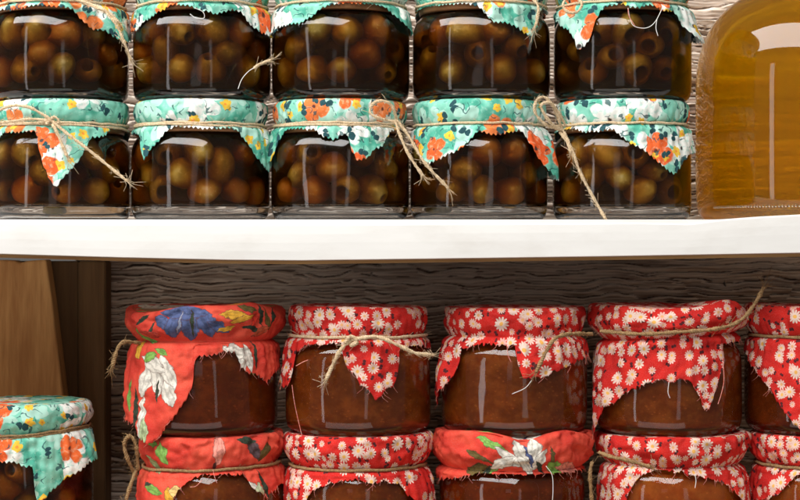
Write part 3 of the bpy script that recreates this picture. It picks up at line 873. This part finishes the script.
jam_jar('jam jar under an orange tropical cloth with a large blue flower', 205,
    [(134, 425), (138, 438), (146, 444), (155, 438), (165, 425), (175, 415), (185, 400), (192, 385), (193, 366), (196, 356), (210, 355), (225, 352), (238, 352), (243, 366), (250, 373), (262, 376), (270, 383), (277, 372)], TROP_A, 21, 0, True,
    RL=77, puff=2.5, lumps=2.6, crump=5, pinked=True, lid=33, flares=[(-70, 25, 6)], twines=[([(140, 343), (124, 342), (117, 350), (112, 368)], [40, 56, 60, 60], True)], Rs=78, RT=66, tie=False, bunch=[(-50, 25, -5), (10, 25, 3), (45, 14, 5)])
jam_jar('jam jar with a single daisy cloth point between two twine tails', 358,
    [(280, 378), (284, 386), (289, 386), (292, 374), (293, 352), (300, 346), (312, 344), (340, 344), (345, 365), (355, 375), (360, 385), (368, 390), (375, 400), (385, 392), (394, 385), (398, 375), (401, 355), (404, 347), (420, 345), (434, 348)], DAISY, 22, 1, True,
    RL=68.5, flares=[(-70, 20, 5)], twines=[([(352, 340), (342, 348), (335, 360), (326, 380)], [72, 78, 80, 81], True), ([(348, 341), (362, 338), (378, 337), (400, 346), (415, 353), (431, 355)], [72, 78, 80, 82, 80, 74], True), ([(345, 343), (351, 336), (357, 342), (350, 346)], 76, False)],
    threads=[([(292, 385), (294, 400), (297, 415), (302, 436)], THREAD_R, 80), ([(296, 366), (303, 362), (308, 360)], THREAD_R, 80)], uvoff=(40, 300), tmat=JUTE)
jam_jar('jam jar with daisy flaps at both sides and twine slanting down on the right', 514,
    [(438, 404), (442, 395), (450, 386), (457, 376), (460, 350), (470, 345), (490, 344), (508, 347), (515, 345), (518, 366), (522, 376), (532, 379), (546, 376), (560, 369), (575, 363), (585, 358)], DAISY, 23, 1, True,
    RL=70, flares=[(-64, 22, 12), (40, 20, 4)], twines=[([(592, 334), (570, 334), (556, 338), (548, 348), (536, 372)], [50, 76, 84, 86, 87], True)],
    threads=[([(507, 346), (508, 355), (511, 362)], THREAD_R, 80), ([(532, 380), (525, 388), (512, 394)], THREAD_W, 80)], uvoff=(250, 120), tie=False)
jam_jar('jam jar half covered by a wide daisy cloth with twine end sticking up', 668,
    [(596, 432), (600, 420), (606, 408), (615, 400), (625, 392), (640, 385), (660, 381), (680, 381), (689, 379), (695, 386), (700, 396), (706, 409), (712, 408), (716, 395), (720, 385), (724, 372), (730, 345), (738, 342)], DAISY, 24, 1, True,
    RL=76, puff=4, lumps=2.4, tilt=4.0, flares=[(-66, 20, 8)], twines=[([(600, 331), (640, 334), (680, 332), (715, 329), (738, 322), (752, 308), (764, 287)], [64, 79, 80, 79, 74, 64, 60], True)],
    threads=[([(669, 382), (668, 392), (670, 398)], THREAD_W, 82), ([(723, 362), (724, 380), (721, 395), (718, 404)], THREAD_R, 80)], uvoff=(480, 20), tmat=JUTE_D, tie=False, Rs=78, bunch=[(42, 20, 7), (-20, 30, -2)])
jam_jar('jam jar with broad slanting daisy cloth corner, cut by the right edge, upper of two', 818,
    [(744, 352), (748, 360), (756, 372), (770, 391), (780, 406), (795, 426), (812, 440), (830, 420), (850, 380), (880, 360)], DAISY, 25, 0, True,
    RL=73, uvoff=(700, 210), lumps=1.5, tilt=0)
# lower row
jam_jar('jam jar with coral leaf print cloth beneath the blue flower jar', 212,
    [(138, 515), (150, 522), (165, 512), (178, 490), (186, 482), (200, 477), (215, 476), (232, 476), (246, 474), (252, 486), (258, 491), (268, 497), (276, 490), (281, 484)], TROP_B, 31, 1, False,
    RL=70, puff=1, lumps=1.5, crump=4, lid=33, tilt=2, pinked=False, twines=[([(136, 476), (128, 460), (124, 444), (130, 436), (136, 446), (138, 470)], [30, 44, 48, 50, 48, 34], False), ([(136, 470), (131, 484), (126, 500)], [34, 44, 46], True)],
    threads=[([(213, 470), (215, 478), (217, 483)], THREAD_R, 80), ([(202, 480), (196, 486), (190, 487)], THREAD_R, 80)], tmat=JUTE_D)
jam_jar('jam jar with arched daisy cloth hem beneath the jar with twine tails', 358,
    [(280, 520), (292, 515), (303, 505), (310, 492), (325, 485), (345, 482), (355, 480), (365, 484), (385, 482), (400, 484), (409, 496), (420, 506), (436, 518)], DAISY, 32, 1, False,
    RL=73.5, lid=33, lumps=1.4, uvoff=(900, 60), flares=[(60, 25, 10)])
jam_jar('jam jar under plain coral cloth with a white lily motif', 512,
    [(438, 478), (448, 479), (462, 476), (480, 472), (498, 464), (512, 462), (520, 464), (530, 474), (538, 470), (550, 467), (560, 469), (575, 464), (590, 458)], TROP_C, 33, 0, False,
    RL=76, puff=3, lumps=3.2, crump=6, lid=34, fold=2.0, threads=[([(546, 466), (552, 475), (553, 490), (552, 506)], THREAD_W, 82)], twines=[([(592, 462), (590, 475), (592, 505)], [50, 52, 50], True)], tie=False, RT=69, bunch=[(-30, 18, 3), (5, 14, -4), (40, 20, 5)])
jam_jar('amber jam jar with slanting daisy cloth and twine loose at its left', 672,
    [(600, 515), (612, 512), (624, 505), (632, 484), (638, 478), (646, 473), (656, 468), (666, 470), (690, 475), (710, 479), (729, 484), (738, 496), (748, 512)], DAISY, 34, 2, False,
    RL=76, lumps=2.0, lid=31, uvoff=(1150, 160), flares=[(55, 25, 8)], twines=[([(599, 452), (612, 457), (630, 461), (650, 467)], [66, 78, 81, 81], True)],
    threads=[([(695, 474), (696, 481), (695, 488)], THREAD_W, 82)], tie=False)
jam_jar('jam jar with daisy cloth in the bottom right corner, lower of two', 824,
    [(752, 500), (762, 500), (770, 498), (780, 493), (786, 485), (792, 478), (805, 474), (840, 476), (880, 490)], DAISY, 35, 2, False, RL=74, lumps=1.5, lid=32, uvoff=(1420, 30))

# ------------------------------------------------------------------ turquoise jar on the lower shelf
YT = -0.02
j = jar_base('preserve_jar', 'tall preserve jar under a pinked turquoise floral cloth before the pine plank', 'preserve jar', None, 22, 520, YT, 1.02, 1.22, base_z=ZL)
ztop = ((250 - 405) * kscale(YT - 0.03) - ZL) / j.k
ztie = ((250 - 437) * kscale(YT - 0.04) - ZL) / j.k
sz = (ztie - 1) / 92.0
j.root['category'] = 'preserve jar'
g, c, prof = body_meshes('preserve', 1.02, sz, j.k); j.prof = prof
link('glass_body', g, GLASS, j.root)
br = c.copy(); br.materials.append(BRINE); link('brine', br, None, j.root)
P = pack_olives(77, 52, 61.0 * j.k, 11.6 * sz * j.k, 80 * sz * j.k, 0.0088)
rg = random.Random(9)
for p in P:
    if p[1] > 0.014: continue
    o = bpy.data.objects.new('olive', OLIVE_MESH[rg.randrange(6)]); COL.objects.link(o)
    o.parent = j.root; o.location = p; o.rotation_euler = (rg.uniform(0, 6), rg.uniform(0, 6), 0)
link('lid', make_lid(j.k, 63, 87 * sz + 1, ztop - 1.3), LIDM, j.root)
make_cover(j, [(-40, 460), (-10, 462), (0, 462), (12, 463), (25, 467), (33, 467), (35, 492), (38, 502), (45, 500), (50, 493), (60, 486), (65, 479), (76, 471), (84, 462)], Tp, 67, 63, ztop, ztie, 5.0, True, [(70, 25, 12)], 3, 41, (352, 505), 74, 4.0, [], 1.0)
t = Tubes(); t.twine(wrap_path(j, 66.5, ztie + 0.4, 5.0, 3), 1.3 * j.k, j.k, True, 0.6, random.Random(4)); t.twine(wrap_path(j, 66.8, ztie - 2.0, 5.5, 8), 1.0 * j.k, j.k, True, 0.6, random.Random(5))
t.build('twine', JUTE_D, j.root)

# ------------------------------------------------------------------ big amber bottle
YB = 0.035
kb = kscale(YB)
Rb = 125.0
bz = ZS
broot = thing('demijohn', 'large amber glass bottle of vinegar standing at the right end of the white shelf', 'bottle', (wpt(697 + Rb, 220, YB)[0], YB, bz))
po = [(0, 5), (60, 5), (98, 3), (106, 0), (113, 0.5), (119, 5), (123, 13), (124.5, 28), (125, 60), (125, 120), (124.5, 145), (122, 164), (116.5, 182), (108, 198), (96, 212), (80, 224), (62, 235), (48, 248), (40, 264), (37, 290), (36, 330), (36, 330), (0, 330)]
V, F = lathe([(r * kb, z * kb) for r, z in smooth_prof(po, 6)], 200)
link('glass_body', mesh_np('demijohn_glass', V, F), BOTTLE, broot)
pi_ = [(0, 14), (60, 14), (100, 12), (112, 13), (119.5, 19), (121.8, 32), (122.6, 60), (122.6, 120), (122, 144), (119.6, 162.6), (114, 180), (105.6, 195.6), (93.8, 209.4), (77, 219.5), (59, 230), (44, 243), (36, 262), (33, 290), (32, 310), (32, 310), (0, 310)]
V, F = lathe([(r * kb, z * kb) for r, z in smooth_prof(pi_, 6)], 200)
link('vinegar', mesh_np('vinegar', V, F), AMBER, broot)
# moulded dots round the foot of the bottle
t = Tubes()
for a in np.arange(-1.2, 1.2, 0.026):
    p = np.array([123.6 * math.sin(a), -123.6 * math.cos(a), 13.5]) * kb
    t.tube([p + np.array([0, 0, -1.1]) * kb, p, p + np.array([0, 0, 1.1]) * kb], np.array([0.5, 1.1, 0.5]) * kb, 6)
t.build('moulded_dots', GLASS, broot)
V, F = lathe([(r * kb, z * kb) for r, z in smooth_prof([(0, 330.4), (33, 330.4), (33, 330.4), (35, 334), (35, 356), (33, 358), (33, 358), (0, 358)], 3)], 48)
link('stopper', mesh_np('stopper', V, F), WOOD_PLY, broot)

# ------------------------------------------------------------------ the shelves and what stands behind them
def box_mesh(x0, x1, y0, y1, z0, z1, bev=0.0008, name='board'):
    import bmesh
    bm = bmesh.new(); bmesh.ops.create_cube(bm, size=1)
    for v in bm.verts:
        v.co = Vector(((x0 + x1) / 2 + v.co.x * (x1 - x0), (y0 + y1) / 2 + v.co.y * (y1 - y0), (z0 + z1) / 2 + v.co.z * (z1 - z0)))
    if bev: bmesh.ops.bevel(bm, geom=bm.edges[:] , offset=bev, segments=2, affect='EDGES')
    me = bpy.data.meshes.new(name); bm.to_mesh(me); bm.free(); return me

YF = -0.088                                                      # front edge of the shelf
YW = 0.125                                                       # face of the back wall
kF = kscale(YF)
# white board with a slightly uneven painted front
xs = np.linspace(-0.46, 0.50, 400)
pxs = xs / kF + 400
top_px = np.interp(pxs, [0, 100, 300, 420, 560, 640, 690, 720, 760, 800, 830], [222.5, 223.5, 224, 223.5, 223, 222.5, 223.5, 219.5, 216.5, 214.5, 214])
bot_px = np.interp(pxs, [0, 120, 230, 300, 420, 600, 800], [253.5, 257, 259.5, 260, 258.5, 256, 252.5])
ztopF = (250 - top_px) * kF; zbotF = (250 - bot_px) * kF
ztopF = np.minimum(ztopF, 0.0228)
rowsP = []
zsurf = ZS - 0.0002
for (y, zt_) in ((YW - 0.004, None), (YF + 0.02, None), (YF + 0.004, 'lip0'), (YF + 0.0012, 'lip'), (YF, 'lipf')):
    if zt_ is None: zz = np.full_like(xs, zsurf)
    elif zt_ == 'lip0': zz = np.maximum(ztopF - 0.0006, zsurf * 0 + np.minimum(zsurf, ztopF))
    elif zt_ == 'lip': zz = ztopF
    else: zz = ztopF - 0.0009
    rowsP.append(np.stack([xs, np.full_like(xs, y), zz], -1))
for q in (0.25, 0.5, 0.75, 0.97, 1.0):
    zz = (ztopF - 0.0009) * (1 - q) + zbotF * q
    bow = 0.0003 * np.sin(q * PI) + 0.0003 * (vnoise(xs * 30, xs * 0 + q * 3) - 0.5)
    rowsP.append(np.stack([xs, YF - bow, zz], -1))
rowsP.append(np.stack([xs, np.full_like(xs, YF + 0.001), zbotF - 0.0004], -1))
rowsP.append(np.stack([xs, np.full_like(xs, YW - 0.004), zbotF - 0.0004], -1))
Vs = np.concatenate(rowsP); Fs = grid_faces(len(rowsP) + 0, len(xs))
nX = len(xs); nR_ = len(rowsP)
extra = [[(nR_ - 1) * nX + i, (nR_ - 1) * nX + i + 1, i + 1, i] for i in range(nX - 1)]
capL = [r * nX for r in range(nR_)]; capR = [r * nX + nX - 1 for r in range(nR_)][::-1]
shelf = link('shelf', mesh_np('shelf', Vs, Fs.tolist() + extra + [capL[::-1], capR[::-1]], smooth=False), WHITE)
shelf['kind'] = 'structure'

# thin wooden strip nailed below the front of the white board
z0 = zbotF - 0.0006
strip = []
for (y, dz) in ((YF + 0.003, 0.0), (YF + 0.003, -0.0017), (YF + 0.0205, -0.0017), (YF + 0.0205, 0.0)):
    strip.append(np.stack([xs, np.full_like(xs, y), z0 + dz], -1))
strip.append(strip[0].copy())
st = link('shelf_strip', mesh_np('shelf_strip', np.concatenate(strip), grid_faces(5, nX), smooth=False), WOOD_PLY)
st['kind'] = 'structure'
low = link('lower_shelf', box_mesh(-0.46, 0.50, -0.11, YW - 0.004, ZL - 0.02, ZL - 0.0002), WOOD_LIGHT); low['kind'] = 'structure'

# ridged weathered wall boards
def bark_board(name, x0, x1, z0, z1, seed):
    nx = int((x1 - x0) / 0.0016); nz = int((z1 - z0) / 0.00055)
    X, Z = np.meshgrid(np.linspace(x0, x1, nx), np.linspace(z0, z1, nz))
    Xs = X + seed; 
    warp = 0.014 * (fbm(Xs * 10, Z * 22, 3) - 0.5) + 0.0085 * (fbm(Xs * 42, Z * 60, 3) - 0.5)
    zc = Z + warp
    spac = 0.0052
    ph = zc / spac + 2.6 * fbm(Xs * 12 + 3, Z * 45, 3)
    ph = ph + 0.45 * np.round(3 * vnoise(Xs * 13 + 5, Z * 38)) + 0.3 * np.round(2 * vnoise(Xs * 30 + 8, Z * 70))
    fr = ph - np.floor(ph); cell = np.floor(ph)
    brk = vnoise(Xs * 26 + cell * 7.7, cell * 3.3)               # each layer breaks off along its length
    step = np.clip((brk - 0.32) * 6, 0, 1)
    plate = np.where(fr < 0.80, 0.55 + 0.45 * (fr / 0.80) ** 2, np.where(fr < 0.86, (0.86 - fr) / 0.06, np.where(fr < 0.94, 0.0, (fr - 0.94) / 0.06 * 0.55)))
    amp = 0.45 + 0.65 * step
    ph2 = (Z + 0.7 * warp) / 0.0021 + 2.0 * fbm(Xs * 10 + 9, Z * 90, 3)
    f2 = ph2 - np.floor(ph2); thin = np.where(f2 < 0.75, f2 / 0.75, (1 - f2) / 0.25)
    fine = fbm(Xs * 60, Z * 900, 3) - 0.5
    big = fbm(Xs * 7, Z * 30, 3) - 0.5
    h = 0.0046 * plate * amp + 0.0007 * thin + 0.0009 * fine + 0.006 * big
    pit = np.clip(fbm(Xs * 9 + 40, Z * 55, 3) - 0.60, 0, 1) * 0.06
    h = h - np.minimum(pit, 0.006)
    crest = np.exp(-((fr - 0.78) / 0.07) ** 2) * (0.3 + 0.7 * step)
    grain_relief_shade = np.clip(0.30 + 1.4 * crest + 0.16 * (thin - 0.5) + 0.4 * fine + 0.5 * big - np.where(fr > 0.84, 0.3, 0), 0, 1)  # grain, plus crests lightened and cracks darkened in colour as painted relief shading
    V = np.stack([X, YW - h, Z], -1).reshape(-1, 3)
    me = mesh_np(name, V, grid_faces(nz, nx), attr={'grain_relief_shade': grain_relief_shade})
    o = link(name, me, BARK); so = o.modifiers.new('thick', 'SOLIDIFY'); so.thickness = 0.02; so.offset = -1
    return o
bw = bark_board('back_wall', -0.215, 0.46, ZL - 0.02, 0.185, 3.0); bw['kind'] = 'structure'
kW = kscale(YW)
# dark upright and boards at the left
up = link('upright_board', box_mesh((80 - 400) * kscale(0.10), (107 - 400) * kscale(0.10), 0.094, 0.118, ZL, -0.0072), WOOD_DARK)
up['label'] = 'dark brown upright board beside the weathered back wall'; up['category'] = 'board'
pn = link('dark_panel', box_mesh(-0.46, (80 - 400) * kscale(0.10) - 0.0004, 0.0965, 0.112, ZL, -0.0072), WOOD_DARK)
pn['label'] = 'wide dark brown panel behind the pale pine plank'; pn['category'] = 'panel'
# tapered pine plank leaning against the panel
import bmesh
YP = 0.076
kP = kscale(YP)
bm = bmesh.new()
outl = [(-95, 259.5), (-40, 260), (2, 260), (14, 260.5), (20, 263), (26, 261), (38, 260), (46, 259.5), (52, 300), (58, 350), (64, 400), (74, 480), (82, 548), (-95, 548)]
vf = [bm.verts.new(((x - 400) * kP, YP, (250 - y) * kP)) for x, y in outl]
f = bm.faces.new(vf)
ex = bmesh.ops.extrude_face_region(bm, geom=[f])
for v in ex['geom']:
    if isinstance(v, bmesh.types.BMVert): v.co.y += 0.018
bmesh.ops.recalc_face_normals(bm, faces=bm.faces[:])
me = bpy.data.meshes.new('pine_plank'); bm.to_mesh(me); bm.free()
pl = link('pine_plank', me, WOOD_LIGHT)
bv = pl.modifiers.new('edge', 'BEVEL'); bv.width = 0.0012; bv.segments = 2
pl['label'] = 'pale tapered pine plank leaning behind the turquoise topped jar'; pl['category'] = 'plank'
# upper part of the wall behind the pine plank side
bw2 = link('wall_panel', box_mesh(-0.46, -0.2165, 0.119, 0.139, -0.004, 0.185), WOOD_DARK); bw2['kind'] = 'structure'

# ------------------------------------------------------------------ light, camera, world
def area(name, loc, target, sx, sy, power, colr):
    l = bpy.data.lights.new(name, 'AREA'); l.shape = 'RECTANGLE'; l.size = sx; l.size_y = sy; l.energy = power; l.color = colr
    o = bpy.data.objects.new(name, l); COL.objects.link(o); o.location = loc
    o.rotation_euler = (Vector(target) - Vector(loc)).to_track_quat('-Z', 'Y').to_euler()
    return o
area('window_light', (-0.65, -0.80, 1.15), (0, 0, 0.0), 2.4, 0.75, 58, (1.0, 0.97, 0.93))
area('door_light', (-1.25, -0.95, 0.05), (0, 0, 0), 0.13, 1.0, 1.35, (1.0, 0.97, 0.94))
area('gap_light', (0.42, -1.75, 0.0), (0, 0, 0), 0.16, 0.7, 0.36, (1.0, 0.96, 0.92))
area('gap_light', (-0.30, -1.85, 0.05), (0, 0, 0), 0.28, 0.5, 0.22, (1.0, 0.96, 0.92))
area('floor_bounce', (-0.3, -1.4, -0.75), (0, 0, -0.05), 2.2, 0.6, 5, (1.0, 0.94, 0.86))

w = bpy.data.worlds.new('World'); S.world = w; w.use_nodes = True
w.node_tree.nodes['Background'].inputs[0].default_value = (1.0, 0.95, 0.88, 1)
w.node_tree.nodes['Background'].inputs[1].default_value = 0.13

cam = bpy.data.cameras.new('camera'); co = bpy.data.objects.new('camera', cam); COL.objects.link(co)
co.location = (0, -D, 0); co.rotation_euler = (PI / 2, 0, 0)
cam.sensor_width = 36; cam.lens = 36 * D / (800 * U); cam.clip_start = 0.05; cam.clip_end = 50
cam.dof.use_dof = True; cam.dof.focus_distance = D - 0.05; cam.dof.aperture_fstop = 22
S.camera = co
S.view_settings.view_transform = 'Standard'; S.view_settings.look = 'None'; S.view_settings.exposure = 0; S.view_settings.gamma = 1
cy = S.cycles
cy.use_denoising = True
try: cy.denoiser = 'OPENIMAGEDENOISE'
except Exception: pass
cy.max_bounces = 16; cy.transmission_bounces = 14; cy.transparent_max_bounces = 8; cy.diffuse_bounces = 4; cy.glossy_bounces = 6; cy.volume_bounces = 6
cy.caustics_refractive = True; cy.caustics_reflective = True; cy.blur_glossy = 0.3
cy.sample_clamp_indirect = 6.0
